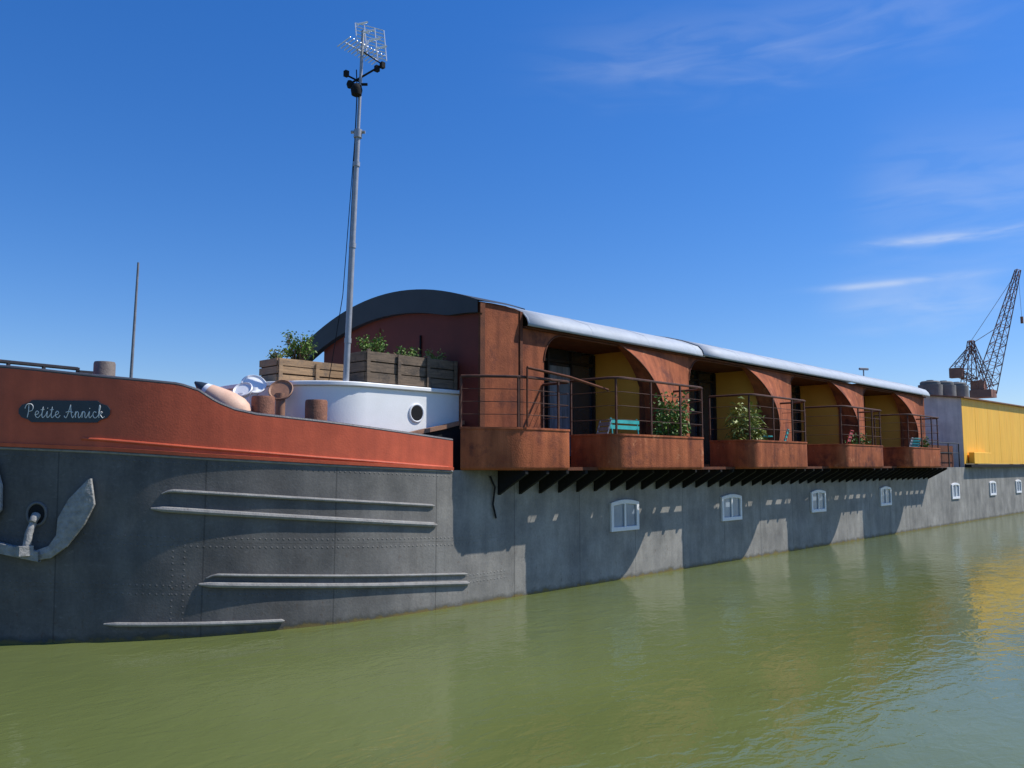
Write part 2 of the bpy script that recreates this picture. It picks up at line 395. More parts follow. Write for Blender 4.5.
# anchor and hawse hole
def px(u,v): return (.12+u*.0133, 2.4-(v-465)*.0141)
def strip(mb,outer,inner,o1=.05,o2=.10,ridge=.015,N=4):
    rows=[]
    def rs(P):
        out=[]
        for i in range(len(P)-1):
            for k in range(N): t=k/N;out.append((P[i][0]+(P[i+1][0]-P[i][0])*t,P[i][1]+(P[i+1][1]-P[i][1])*t))
        return out+[P[-1]]
    for a,b in zip(rs(outer),rs(inner)):
        a=px(*a);b=px(*b);m=((a[0]+b[0])/2,(a[1]+b[1])/2)
        rows.append([H(*a,o1),H(*a,o2),H(*m,o2+ridge),H(*b,o2),H(*b,o1),H(*m,o1-.01),H(*a,o1)])
    mb.sheet(rows)
mb=MB()
strip(mb,[(44,556),(60,554),(76,543),(92,522),(101,503),(97,478)],[(40,548),(58,542),(65,532),(66,516),(76,498),(94,479)])
strip(mb,[(-26,545),(-22,520),(-14,500),(-5,478),(5,459)],[(-10,540),(6,518),(13,508),(13,485),(7,461)])
strip(mb,[(-24,541),(0,545),(20,550),(50,557)],[(-22,531),(0,535),(20,540),(50,547)],.05,.15,.0)
anc=mb.obj('anchor','anchor',boat,smooth=False)
b_=anc.modifiers.new('bevel','BEVEL');b_.width=.008;b_.segments=2
mb=MB()
mb.tube([H(*px(38,548),.14),H(*px(40,530),.13),H(*px(42,518),.05)],[.055,.05,.045],10)
mb.box(H(*px(37,546),.14),(.17,.15,.13))
mb.obj('shank','anchor',anc,smooth=True)
hx,hz=px(43,512)
mb=MB()
mb.tube([H(hx+.12*math.cos(a),hz+.15*math.sin(a),.006) for a in [i*math.pi/12 for i in range(24)]],.02,8,closed=True)
hw=mb.obj('hawse_rim','plate_grey',boat,smooth=True)
mb=MB();c=[H(hx+.115*math.cos(a),hz+.145*math.sin(a),.012) for a in [i*math.pi/12 for i in range(24)]]
mb.add(c,[tuple(range(24))]);mb.obj('hawse_hole','under',hw,fix=False)
mb=MB();mb.tube([H(hx,hz-.02,.02),H(hx,hz-.06,.08),H(hx-.01,hz-.1,.11)],[.06,.055,.04],10);mb.obj('shackle','anchor',anc,smooth=True)

mb=MB();mb.tube([(10.55,D-.03,2.2),(10.65,D-.05,2.0),(10.62,D-.03,1.7),(10.7,D-.03,1.45)],.018,6);mb.obj('cable','under',boat,smooth=True)

# hull windows
def hull_window(xc,w=1.0,h=.66,zc=1.34):
    mb=MB();n=10
    def outline(w,h,rise):
        P=[(-w/2,-h/2),(w/2,-h/2),(w/2,h/2-rise)]
        for i in range(1,n): 
            a=i/n;P.append((w/2-w*a,h/2-rise+rise*math.sin(math.pi*a)))
        P.append((-w/2,h/2-rise));return P
    A=outline(w,h,.06);B=outline(w-.18,h-.18,.035)
    f=lambda a,b,t:Vector((xc+a,D-t,zc+b))
    vs=[f(*p,.0) for p in A]+[f(*p,.05) for p in A]+[f(*p,.05) for p in B]+[f(*p,.0) for p in B];k=len(A)
    fs=[]
    for r in range(3):
        for i in range(k): fs.append((r*k+i,r*k+(i+1)%k,(r+1)*k+(i+1)%k,(r+1)*k+i))
    mb.add(vs,fs);mb.mm((xc-.03,D-.045,zc-h/2+.08),(xc+.03,D-.01,zc+h/2-.08))
    fr=mb.obj('window_frame','whiteframe',boat,bevel=.008)
    mb=MB();mb.add([f(*p,.012) for p in B],[tuple(range(k))]);mb.obj('window_pane','pane',fr,fix=False)
for xc in (14.6,19.15,24.3,29.75,37.6,43.2,47.9,53): hull_window(xc)

# side walkway with slits and brackets
XW0,XW1=10.72,34.4
mb=MB()
mb.mm((XW0,10.235,2.3),(XW1,10.63,2.36));wk=mb.obj('side_walkway','rustdark',boat)
mb=MB();mb.mm((XW0,9.975,2.3),(XW1,10.145,2.36));mb.obj('walkway_plank','rustdark',wk)
def bracket(x):
    mb=MB();mb.prism([(D-.005,2.295),(9.96,2.295),(9.96,2.24),(D-.005,1.86)],lambda a,b,t:Vector((x+t,a,b)),-.035,.035);return mb
br=bracket(0).obj('bracket','under',boat);k=0
br.location.x=10.8;x=10.8
while x<34.0:
    x+=.56
    c=br.copy();c.parent=boat;c.location.x=x;COL.objects.link(c)

# balconies
def balcony(P,ztop=3.0,rail=4.08):
    mb=MB()
    F=[]
    for a,b in P:
        q=(a,min(b,9.94 if P[0][0]>12 else b))
        if not F or math.dist(q,F[-1])>1e-3: F.append(q)
    k=len(F)
    floor=[Vector((a,b,2.345)) for a,b in F];fl2=[Vector((a,b,2.40)) for a,b in F]
    mb.add(floor+fl2,[tuple(range(k))[::-1],tuple(range(k,2*k))]+[(i,(i+1)%k,k+(i+1)%k,k+i) for i in range(k)])
    bal=mb.obj('balcony','rustdark',boat)
    mb=MB();rows=[]
    for i,(a,b) in enumerate(P):
        p=Vector((a,b));t=(Vector(P[min(i+1,len(P)-1)])-Vector(P[max(i-1,0)])).normalized();nrm=Vector((t.y,-t.x))
        def q(o,z): w_=p+nrm*o;return Vector((w_.x,w_.y,z))
        rows.append([q(-.05,2.31),q(-.02,2.315),q(.006,2.335),q(.014,2.37),q(.014,ztop-.04),q(.03,ztop-.035),q(.03,ztop),q(-.02,ztop+.003),q(-.02,2.36)])
    mb.sheet(rows);mb.obj('apron','rust',bal,fix=True,smooth=True)
    mb=MB();Q=[Vector((a,b,0)) for a,b in P];z=Vector((0,0,1))
    mb.tube([q+z*rail for q in Q],.026,6)
    for k_ in range(1,4):
        zz=ztop+(rail-ztop)*k_/4
        mb.tube([q+z*zz for q in Q],.007,5)
    L_=0;nxt=0;tot=sum((Q[i+1]-Q[i]).length for i in range(len(Q)-1));N=max(3,round(tot/1.05));step=tot/N
    for i in range(len(Q)-1):
        seg=(Q[i+1]-Q[i]).length
        while nxt<=L_+seg+1e-6:
            p=Q[i].lerp(Q[i+1],max(0,min(1,(nxt-L_)/seg)))
            mb.box(p+z*((rail+ztop)/2-.02),(.034,.034,rail-ztop+.04));nxt+=step
        L_+=seg
    mb.obj('railing','rail',bal,smooth=False)
    return bal
def bplan(xs,xe,yo=9.5,rl=.28,rr=.5):
    P=[(xs,D-.01),(xs,10.2),(xs,yo+rl)]
    for i in range(1,9):
        a=i/8*math.pi/2;P.append((xs+rl-rl*math.cos(a),yo+rl-rl*math.sin(a)))
    for i in range(1,10): P.append((xs+rl+(xe-rr-xs-rl)*i/10,yo))
    for i in range(0,13):
        a=i/12*math.pi/2;P.append((xe-rr+rr*math.sin(a),yo+rr-rr*math.cos(a)))
    P.append((xe,D-.01));return P
P=[(9.84,D-.01),(9.98,10.47),(10.2,10.27),(10.42,10.1),(10.58,10.0),(10.72,9.95)]+[(10.72+(11.85-10.72)*i/6,9.93) for i in range(1,7)]+[(11.95,9.96),(12.0,10.06),(12.0,D-.01)]
balcony(P,ztop=3.06,rail=3.95)
for a,b in [(12.85,16.3),(18.2,21.5),(23.6,26.9),(29.05,32.45)]: balcony(bplan(a,b))
mb=MB();mb.tube([(10.75,9.9,4.12),(11.8,9.8,4.02),(12.9,9.75,3.85)],.026,8);mb.tube([(10.75,9.9,3.07),(10.75,9.9,4.12)],.02,6);mb.obj('hand_rail','rustdark',boat,smooth=True)

# superstructure
XG=10.35;XE=34.3
REC=[(12.05,15.3),(17.3,20.8),(22.6,26.2),(28.05,31.7)]
ZT=4.97
def wall_with_holes(name,outer,holes,y,thick,m,parent):
    cu=bpy.data.curves.new(name,'CURVE');cu.dimensions='2D';cu.fill_mode='BOTH';cu.extrude=thick/2
    for P in [outer]+holes:
        sp=cu.splines.new('POLY');sp.points.add(len(P)-1);sp.use_cyclic_u=True
        for i,(a,b) in enumerate(P): sp.points[i].co=(a,b,0,1)
    t=bpy.data.objects.new('tmp',cu);COL.objects.link(t)
    dg=bpy.context.evaluated_depsgraph_get();me=bpy.data.meshes.new_from_object(t.evaluated_get(dg))
    bpy.data.objects.remove(t)
    me.transform(Matrix.Translation((0,y,0))@Matrix.Rotation(math.pi/2,4,'X'))
    me.name=name;me.materials.clear();me.materials.append(M[m])
    o=bpy.data.objects.new(name,me);COL.objects.link(o);o.parent=parent;return o
def opening(a,b):
    P=[(a,2.42),(b,2.42),(b+.0,3.3),(b+.02,4.3)]
    for i in range(0,9):
        t=i/8*math.pi/2;P.append((b-.4+.42*math.cos(t),ZT-.42+.42*math.sin(t)))
    for i in range(0,9):
        t=math.pi/2+i/8*math.pi/2;P.append((a+.55+.55*math.cos(t),ZT-.55+.55*math.sin(t)))
    return P
wall_with_holes('side_wall',[(XG,2.3),(XE,2.3),(XE,5.03),(11.45,5.03),(11.45,5.3),(11.2,5.34),(XG,5.34)],[opening(a,b) for a,b in REC],D+.03,.05,'rustwall',boat)
mb=MB();mb.mm((XG,15.6,2.3),(XE,15.65,5.05));mb.obj('side_wall','rust',boat)
def fin(x0,w=1.95,B=.5):
    # wide curved steel hood sweeping from under the roof edge down to the balcony
    mb=MB();rows=[];N=26
    bl=lambda t:B*math.sin(math.pi*min(1,.16+t*.84))**.75
    xs=lambda t:x0-.95*max(0,(t-.5)/.5)**2.4+.12*math.sin(math.pi*min(1,t/.7))
    for i in range(N+1):
        t=i/N;z=2.42+(5.03-2.42)*t;a=xs(t)
        rows.append([Vector((a+(x0+w-a)*k/9,D-.004-bl(t)*(1-k/9)**1.15,z)) for k in range(10)])
    mb.sheet(rows)
    mb.sheet([[Vector((xs(i/N),D-.004-bl(i/N),2.42+2.61*i/N)),Vector((xs(i/N)+.03,D+.06,2.42+2.61*i/N))] for i in range(N+1)])
    f=mb.obj('curved_fin','rust',boat,smooth=True)
    mb=MB();mb.tube([Vector((xs(i/N)-.005,D-.006-bl(i/N),2.42+2.61*i/N)) for i in range(N+1)],.016,6);mb.obj('edge_bar','rustdark',f,smooth=True)
for i,(a,b) in enumerate(REC): fin(b+.03)
for a,b in REC:
    mb=MB();P=opening(a,b);mb.tube([Vector((p[0],D-.0,p[1])) for p in P[3:]],.018,6);mb.obj('opening_trim','rustdark',boat,smooth=True)
for i,(a,b) in enumerate(REC):
    mb=MB();mb.mm((b+.06,D+.06,2.36),(b+.1,12.0,5.02));mb.obj('ochre_reveal','ochre',boat)
    mb=MB();mb.mm((a-.08,D+.06,2.36),(a-.04,12.0,5.0));mb.mm((a-.04,D+.06,4.985),(b+.06,12.0,5.02));mb.mm((a-.04,10.66,2.37),(b+.06,12.0,2.41));mb.obj('recess_lining','rustdark',boat)
    mb=MB();mb.mm((a-.04,12.02,2.4),(b+.06,12.05,4.98));gl=mb.obj('glass_door','glass',boat)
    mb=MB();n=4
    for k in range(n+1):
        xx=a+(b-a)*k/n;mb.mm((xx-.03,11.95,2.42),(xx+.03,12.015,4.95))
    mb.mm((a,11.96,4.68),(b,12.012,4.74));mb.mm((a,11.96,2.42),(b,12.012,2.5));mb.obj('door_frame','black',gl)
    if i==0:
        mb=MB();mb.mm((13.75,11.99,2.6),(14.45,12.012,4.6));mb.obj('curtain_reflection','curtain_reflection',gl)  # pale panel paints the whitish reflection and curtain on the dark door glass
# roof (circular barrel)
def arcz(y,e,r): d=(y-CY)/2.55;return e+r*(1-d*d)
prof=[(10.50,5.02),(10.49,5.07),(10.53,5.17),(10.63,5.28),(10.82,5.355)]+[(y,arcz(y,5.29,.50)) for y in (11.1,11.5,11.9,12.3,12.7,13.15)]
prof=prof+[(2*CY-a,b) for a,b in prof[::-1][1:]]
def roofpiece(x0,x1,dy,m,name='roof'):
    mb=MB();rows=[];n=max(2,int((x1-x0)/1))
    for i in range(n+1):
        x=x0+(x1-x0)*i/n;rows.append([Vector((x,CY+(a-CY)*(1+dy/2.6),b+dy)) for a,b in prof])
    mb.sheet(rows);return mb.obj(name,m,boat,smooth=True,solid=.015)
roofpiece(11.42,17.8,0,'roof');roofpiece(17.72,XE+.1,.022,'roof')
for x in [11.45]+[13.4+2.02*i for i in range(11)]:
    dy=.0 if x<17.7 else .022
    mb=MB();mb.tube([Vector((x,CY+(a-CY)*(1+dy/2.6),b+dy+.006)) for a,b in prof],.009,5);mb.obj('roof_seam','roof',boat,smooth=True)
mb=MB();mb.mm((11.45,10.58,4.99),(XE,10.72,5.03));mb.obj('gutter','rustdark',boat)
# gable arch, carried further out on the far side
ys=[10.6+(16.45-10.6)*i/24 for i in range(25)]
mb=MB()
def AR(x,o): return [Vector((x,y,arcz(y,5.36,.49)-o*(min(1,.5+(y-10.6)*.6)))) for y in ys]
mb.sheet([AR(10.2,.46),AR(10.2,0),AR(11.45,0),AR(11.45,.04)]);mb.sheet([AR(10.2,.46),AR(10.34,.46)])
mb.obj('arched_fascia','fascia',boat,smooth=True)
ys2=[10.68+(15.62-10.68)*i/20 for i in range(21)]
poly=[(10.68,2.3)]+[(y,arcz(y,5.36,.49)-.04) for y in ys2]+[(15.62,2.3)]
mb=MB();mb.prism(poly,lambda a,b,t:Vector((t,a,b)),XG-.03,XG+.02);mb.obj('gable_wall','gable',boat)
mb=MB();mb.mm((XG-.045,13.6,2.35),(XG-.031,13.62,5.2));mb.obj('gable_batten','rustdark',boat)
mb=MB();mb.tube([(XG-.05,12.3,4.9),(XG-.05,12.3,3.8)],.02,6);mb.obj('gable_pipe','under',boat)
mb=MB();mb.mm((XG-.06,D-.03,2.32),(XG+.06,D+.02,5.34));mb.obj('corner_post','rustdark',boat)
mb=MB();mb.mm((11.35,D-.02,2.4),(11.42,D+.0,5.3));mb.obj('wall_batten','rustdark',boat)
mb=MB();mb.mm((10.3,15.67,2.3),(11.6,16.35,4.5));mb.obj('far_side_box','fascia',boat)
poly2=[(10.68,2.3)]+[(y,arcz(y,5.29,.50)-.06) for y in ys2]+[(15.62,2.3)]
mb=MB();mb.prism(poly2,lambda a,b,t:Vector((t,a,b)),XE-.05,XE);mb.obj('end_wall','rust',boat)

# yellow deckhouse (profiled sheet)
X0,X1=39.2,60.0
mb=MB();xx=X0;pts=[]
while xx<X1:
    pts+=[(xx,D-.0),(xx+1.95,D-.0),(xx+1.96,D-.006),(xx+2.0,D-.006),(xx+2.01,D)];xx+=2.01
zt=lambda x:5.28+.012*(x-X0)
mb.sheet([[Vector((a,b+.02,2.45)) for a,b in pts],[Vector((a,b+.02,zt(a))) for a,b in pts]])
yd=mb.obj('yellow_side_wall','yellow',boat,fix=False)
mb=MB();mb.prism([(10.68,2.3),(10.68,5.27),(13.15,5.6),(15.6,5.27),(15.6,2.3)],lambda a,b,t:Vector((t,a,b)),X0,X0+.05)
mb.obj('deckhouse_end_wall','endwall',boat)
mb=MB();mb.sheet([[Vector((x,10.5,zt(x)+.02)),Vector((x,13.15,zt(x)+.35)),Vector((x,15.8,zt(x)+.02))] for x in (X0-.2,X1)]);mb.obj('deckhouse_roof','tan',boat,solid=.05)
mb=MB();mb.mm((X0,10.4,2.3),(X1,10.66,2.44));mb.obj('deck_coaming','under',boat)
mb=MB();mb.mm((X0+.5,10.4,2.45),(X0+3.2,10.62,2.95));mb.obj('side_locker','yellow',boat,bevel=.02)
mb=MB();mb.mm((34.6,10.9,2.3),(38.5,15.3,3.2));mb.obj('aft_coaming','rustdark',boat)
mb=MB()
for x in (34.6,35.9,37.2,38.6): mb.box((x,10.7,2.8),(.04,.04,1.0))
mb.tube([(34.6,10.7,3.3),(38.6,10.7,3.3)],.022,6);mb.tube([(34.6,10.7,2.9),(38.6,10.7,2.9)],.014,6);mb.obj('aft_railing','black',boat)

# white fore cabin
def cabin_plan(grow=0,nx=26):
    y0,y1=11.2-grow,15.1+grow;P=[];c=(y0+y1)/2;hb=(y1-y0)/2;xn=8.25
    P.append((10.31,y0));P.append((9.3,y0))
    for i in range(nx+1):
        a=math.pi*i/nx;P.append((xn-(1.35+grow)*math.sin(a),c-hb*math.cos(a)))
    P.append((10.31,y1));return P
mb=MB();P=cabin_plan();mb.prism(P,lambda a,b,t:Vector((a,b,t)),2.3,3.68);cab=mb.obj('fore_cabin','white',boat,smooth=True)
mb=MB();P=cabin_plan(.05);mb.prism(P,lambda a,b,t:Vector((a,b,t)),3.685,3.76);mb.obj('cabin_roof','white',cab,smooth=True,bevel=.015)
mb=MB();pc=Vector((9.30,11.19,3.3))
mb.tube([pc+Vector((.15*math.cos(a),0,.15*math.sin(a))) for a in [i*math.pi/12 for i in range(24)]],.02,8,closed=True);ph=mb.obj('porthole','whiteframe',cab,smooth=True)
mb=MB();mb.add([pc+Vector((.145*math.cos(a),-.012,.145*math.sin(a))) for a in [i*math.pi/12 for i in range(24)]],[tuple(range(24))]);mb.obj('porthole_pane','under',ph,fix=False)
wz=lambda t:2.90+.30*(t*t*(3-2*t))+.03*math.sin(6.28*t)
mb=MB();rows=[]
for i in range(17):
    t=i/16;x=8.75+t*1.5;z=wz(t);rows.append([Vector((x,10.98,z-.07)),Vector((x,10.98,z)),Vector((x,11.1,z)),Vector((x,11.1,z-.07))])
mb.sheet(rows);mb.obj('curved_coaming_board','tan',cab,smooth=True)
mb=MB();rows=[]
for i in range(17):
    t=i/16;x=8.75+t*1.5;rows.append([Vector((x,11.04,2.3)),Vector((x,11.04,wz(t)-.07))])
mb.sheet(rows);mb.obj('coaming_plate','under',cab,solid=.02)

# --------------------------------------------------- loose things on deck
def planter(x0,x1,y0,y1,z0,z1,m,label,boards=3):
    e=empty('planter_box',label=label,category='planter')
    mb=MB();hb=(z1-z0)/boards
    for k in range(boards):
        za,zb=z0+k*hb+.012,z0+(k+1)*hb-.006
        j=random.uniform(-.015,.015);dz=random.uniform(-.006,.006)
        mb.mm((x0+abs(j),y0+j,za+dz),(x1-abs(j),y0+.03+j,zb+dz));mb.mm((x0,y1-.03,za),(x1,y1,zb));mb.mm((x0-.0,y0+.035,za),(x0+.03,y1-.035,zb));mb.mm((x1-.03,y0+.035,za),(x1,y1-.035,zb))
    n=max(2,round((x1-x0)/.6))
    for k in range(n+1):
        x=x0+.04+(x1-x0-.08)*k/n;mb.mm((x-.035,y0-.04,z0),(x+.035,y0-.018,z1-random.uniform(-.03,.05)))
    mb.obj('boards',m,e,bevel=.004)
    mb=MB();mb.mm((x0+.03,y0+.03,z0+.02),(x1-.03,y1-.03,z1-.05));mb.obj('soil','soil',e)
    return e
planter(8.22,10.26,11.22,11.85,3.77,4.30,'woodgrey','long weathered grey-brown plank planter on the white cabin roof',3)
planter(7.2,8.7,12.25,12.85,3.77,4.18,'wood','light pine plank planter on the white cabin roof',3)

def plant(name,c,r,h,n,label,m='leaf',leaf=.07,droop=.3,spiky=False):
    e=MB();st=MB()
    c=Vector(c)
    ns=max(5,n//30);stems=[]
    for k in range(ns):
        a=random.uniform(0,6.28);rr=r[0]*math.sqrt(random.random())
        tip=c+Vector((rr*math.cos(a)*1.0,r[1]*math.sqrt(random.random())*math.sin(a),h*random.uniform(.45,1)))
        base=c+Vector((rr*.35*math.cos(a),r[1]*.3*math.sin(a),0))
        mid=base.lerp(tip,.5)+Vector((0,0,h*.1));stems.append((base,mid,tip));st.tube([base,mid,tip],[.009,.007,.003],4)
    for k in range(n):
        b,m_,t=random.choice(stems);q=random.uniform(.25,1.05)
        p=b.lerp(m_,q*2) if q<.5 else m_.lerp(t,(q-.5)*2)
        p=p+Vector([random.gauss(0,leaf*.8) for _ in range(3)])
        d=Vector((random.gauss(0,1),random.gauss(0,1),random.gauss(.15,.6))).normalized()
        L_=leaf*random.uniform(.7,1.5)*(1.8 if spiky else 1);w=L_*(.12 if spiky else .3)
        s_=d.cross(Vector((random.gauss(0,1),random.gauss(0,1),random.gauss(0,1)))).normalized()
        e.add([p,p+d*L_*.5+s_*w,p+d*L_-Vector((0,0,droop*L_)),p+d*L_*.5-s_*w],[(0,1,2,3)])
    o=st.obj(name,'tan',None,label=label,category='plant')
    e.obj('foliage',m,o,fix=False)
    return o
plant('potted_plant',(7.75,12.5,4.13),(.33,.25),.55,900,'bushy green herb growing in the pine planter','leaf',.05)
plant('potted_plant',(7.4,12.5,4.13),(.2,.2),.22,250,'low green herb growing in the pine planter','leaf2',.05)
plant('potted_plant',(8.6,11.5,4.22),(.28,.2),.38,700,'green bush growing in the weathered planter','leaf',.05)
plant('potted_plant',(9.35,11.5,4.22),(.4,.2),.26,340,'sparse green seedlings growing in the weathered planter','leaf',.045)
plant('potted_plant',(10.0,11.5,4.22),(.25,.2),.3,220,'sparse green seedlings growing in the weathered planter','leaf2',.045)

plant('balcony_shrub',(15.3,9.9,2.41),(.55,.32),1.45,2100,'large bright green shrub behind a balcony railing','leaf',.08)
plant('balcony_shrub',(18.85,10.0,2.41),(.5,.32),1.5,1800,'large yellowish green shrub on a rusty balcony','leaf2',.1,spiky=True)
plant('balcony_shrub',(25.9,10.0,2.41),(.3,.3),1.0,500,'small green shrub on a rusty balcony','leaf',.08)
plant('balcony_shrub',(31.4,10.0,2.41),(.3,.3),1.0,500,'small green shrub on a rusty balcony','leaf',.08)

def chair(x,y,z,ang,m,label,name='folding_chair'):
    R=Matrix.Rotation(ang,3,'Z');o_=Vector((x,y,z))
    T=lambda p:o_+R@Vector(p)
    e=empty(name,label=label,category='chair')
    mb=MB()
    for k in range(6): mb.box(T((0,-.19+k*.076,.45)),(.42,.055,.018),R)
    mb.obj('seat',m,e,bevel=.003)
    mb=MB()
    for k in range(3): mb.box(T((0,.25+.03*k,.62+.1*k)),(.42,.015,.07),R)
    mb.tube([T((-.2,.2,.44)),T((-.2,.34,.9))],.013,6);mb.tube([T((.2,.2,.44)),T((.2,.34,.9))],.013,6);mb.tube([T((-.2,.34,.9)),T((.2,.34,.9))],.013,6)
    mb.obj('backrest',m,e)
    for sx in(-1,1):
        for a,b in ((-.22,.24),(.26,-.2)):
            mb=MB();mb.tube([T((sx*.2,a,0)),T((sx*.2,b,.44))],.012,6);mb.obj('leg',m,e,smooth=True)
def table(x,y,z,m,label):
    e=empty('folding_table',label=label,category='table')
    mb=MB();mb.lathe([(.3,z+.70),(.31,z+.71),(.31,z+.73),(.3,z+.735)],(x,y,0),20);mb.obj('table_top',m,e)
    for sx in(-1,1):
        mb=MB();mb.tube([(x-.22*sx,y-.1,z),(x+.2*sx,y+.1,z+.7)],.013,6);mb.obj('leg',m,e,smooth=True)
def bench(x,y,z,m,label):
    e=empty('garden_bench',label=label,category='bench')
    mb=MB()
    for k in range(4): mb.mm((x-.5,y-.2+k*.09,z+.55),(x+.5,y-.13+k*.09,z+.575))
    mb.obj('seat',m,e,bevel=.003)
    mb=MB()
    for k in range(2): mb.mm((x-.5,y+.2,z+.72+k*.12),(x+.5,y+.22,z+.80+k*.12))
    for sx in(-.45,.45): mb.tube([(x+sx,y+.18,z+.55),(x+sx,y+.235,z+.95)],.014,6)
    mb.obj('backrest',m,e)
    for sx in(-.45,.45):
        for sy in(-.15,.15):
            mb=MB();mb.tube([(x+sx,y+sy,z),(x+sx,y+sy,z+.55)],.014,6);mb.obj('leg',m,e,smooth=True)
bench(14.0,9.95,2.41,'teal','small turquoise slatted bench on a rusty balcony')
chair(13.2,10.4,2.41,math.radians(250),'galv','pale grey slatted folding chair beside the glass door')
chair(20.35,10.0,2.41,math.radians(200),'teal','teal slatted folding chair on a rusty balcony')
table(20.0,10.2,2.41,'teal','round teal folding table on a rusty balcony')
chair(24.4,9.95,2.5,math.radians(190),'redchair','red slatted folding chair on a rusty balcony')
chair(29.7,10.0,2.41,math.radians(190),'galv','grey slatted folding chair on a rusty balcony')
chair(30.4,10.0,2.41,math.radians(150),'teal','teal slatted folding chair on a rusty balcony')

def bitt(x,y,zt,r,m,label):
    mb=MB();mb.lathe([(r*1.0,2.25),(r*1.0,zt-.03),(r*.93,zt)],(x,y,0),20)
    o=mb.obj('mooring_bitt',m,None,smooth=True,label=label,category='bollard',group='mooring bitts on the bow deck')
    mb=MB();mb.tube([(x-r*1.5,y,zt-.42),(x+r*1.5,y,zt-.42)],.035,8);mb.obj('cross_bar',m,o,smooth=True)
bitt(6.50,11.45,3.44,.175,'cream','short wide rusty steel mooring bitt on the bow deck')
bitt(7.18,11.05,3.40,.17,'cream','short wide rusty mooring bitt beside the white cabin')
bitt(4.70,12.9,3.93,.15,'bittgrey','grey-brown mooring bitt standing high on the bow')

# conical fender buoy
cdir=Vector((-.58,.58,.57)).normalized()
Rq=Vector((0,0,1)).rotation_difference(cdir).to_matrix()
bc=Vector((5.98,11.6,3.30))
mb=MB();mb.lathe([(.02,-.36),(.13,-.35),(.2,-.27),(.225,-.16),(.215,.0),(.165,.2),(.125,.33)],bc,22,Rq);bu=mb.obj('buoy','peach',None,smooth=True,label='peach conical buoy with grey and white tip on deck',category='buoy')
mb=MB();mb.lathe([(.123,.331),(.10,.40)],bc,22,Rq);mb.obj('white_band','whiteframe',bu,smooth=True)
mb=MB();mb.lathe([(.099,.401),(.06,.50),(.015,.58)],bc,22,Rq);mb.obj('tip','plate',bu,smooth=True)

def cowl(x,y,z,d,m,m2,label,r=.2):
    d=Vector(d).normalized();R=Vector((0,0,1)).rotation_difference(d).to_matrix()
    mb=MB();c=Vector((x,y,z))
    mb.lathe([(.05,-.12),(r*.7,-.10),(r*.95,-.05),(r*1.05,0),(r*.98,.01),(r*.85,-.015)],c,22,R)
    mb.tube([c-Vector((0,0,.9)),c-Vector((0,0,.06))],r*.4,14)
    o=mb.obj('cowl_ventilator',m,None,smooth=True,label=label,category='ventilator')
    mb=MB();mb.lathe([(r*.84,-.02),(.01,-.04)],c,22,R);mb.obj('mouth',m2,o,smooth=True)
cowl(7.0,11.8,3.60,(-.75,-.75,.65),'tan','tan','tan cowl ventilator with brown mouth beside the cabin',.19)
cowl(6.75,12.2,3.70,(-.35,-.85,.7),'whiteframe','grey','white cowl ventilator with grey mouth beside the cabin',.19)
cowl(6.45,12.0,3.58,(-.7,-.5,.7),'whiteframe','grey','small white cowl ventilator on the bow deck',.15)

mb=MB()
for z in (3.86,3.98): mb.tube([(3.3,14.3,z),(4.9,14.6,z)],.03,6)
for t in (0,.33,.66,1): mb.tube([(3.3+1.6*t,14.3+.3*t,2.3),(3.3+1.6*t,14.3+.3*t,4.0)],.03,6)
mb.mm((4.9,14.5,3.78),(5.15,14.7,3.95))
mb.obj('bow_railing','black',boat)

# antenna mast
mast=empty('antenna_mast',label='tall grey sectional antenna mast standing on the white cabin roof',category='antenna mast')
rv=Vector((.69,-.72,0));zv=Vector((0,0,1));dv=Vector((.72,.69,0))
base=Vector((7.92,11.34,3.76))
def mp_(z,r=0,d=0): return base+rv*(.18*(z-3.76)/6.1)+zv*(z-3.76)+rv*r+dv*d
mb=MB()
mb.tube([mp_(3.5),mp_(8.0)],[.052,.042],12);mb.tube([mp_(7.95),mp_(9.8)],[.03,.026],10)
for z in (4.4,6.0,7.4): mb.tube([mp_(z),mp_(z+.08)],.058,12)
mb.obj('pole','galv',mast,smooth=True)
mb=MB();mb.tube([mp_(7.9),mp_(8.04)],.07,10);mb.tube([mp_(8.0,-.12),mp_(8.0,.12)],.028,8);mb.obj('clamp','galv',mast,smooth=True)
mb=MB();mb.tube([mp_(4.0,-.04),mp_(5.5,-.045),mp_(7.0,-.045),mp_(8.7,-.05),mp_(9.1,-.08)],.010,6)
mb.tube([mp_(3.6,-.3),mp_(5.2,-.12),mp_(8.0,-.045)],.007,5);mb.obj('cable','under',mast)
mb=MB();mb.lathe([(.03,-.12),(.085,-.09),(.1,0),(.08,.07),(.03,.11)],mp_(8.72,-.05,-.05),16);mb.tube([mp_(8.84,-.18),mp_(8.84,.12)],.025,8);mb.lathe([(.04,-.06),(.06,0),(.04,.06)],mp_(8.84,-.18),10)
mb.obj('camera_dome','under',mast,smooth=True)
mb=MB();mb.tube([mp_(8.85,-.18),mp_(9.2,.38)],.018,8);mb.tube([mp_(9.06,-.28,.1),mp_(8.88,.0,.0)],.016,8)
for t,a in ((.27,9.12),(.36,9.18),(-.25,9.03)): mb.box(mp_(a,t),(.07,.07,.1))
mb.tube([mp_(9.42,.02),mp_(9.18,.38)],.012,6);mb.obj('cross_arm','under',mast)
mb=MB();mb.tube([mp_(9.46,-.24,-.24),mp_(9.38,.24,.24)],.012,6)
for k in range(11):
    t=-.26+.05*k;c=mp_(9.46-.13*(t+.24),t,t);mb.tube([c+(rv-dv*.8)*-.13+zv*-.03,c+(rv-dv*.8)*.13+zv*.03],.009,5)
mb.obj('yagi_aerial','alu',mast)
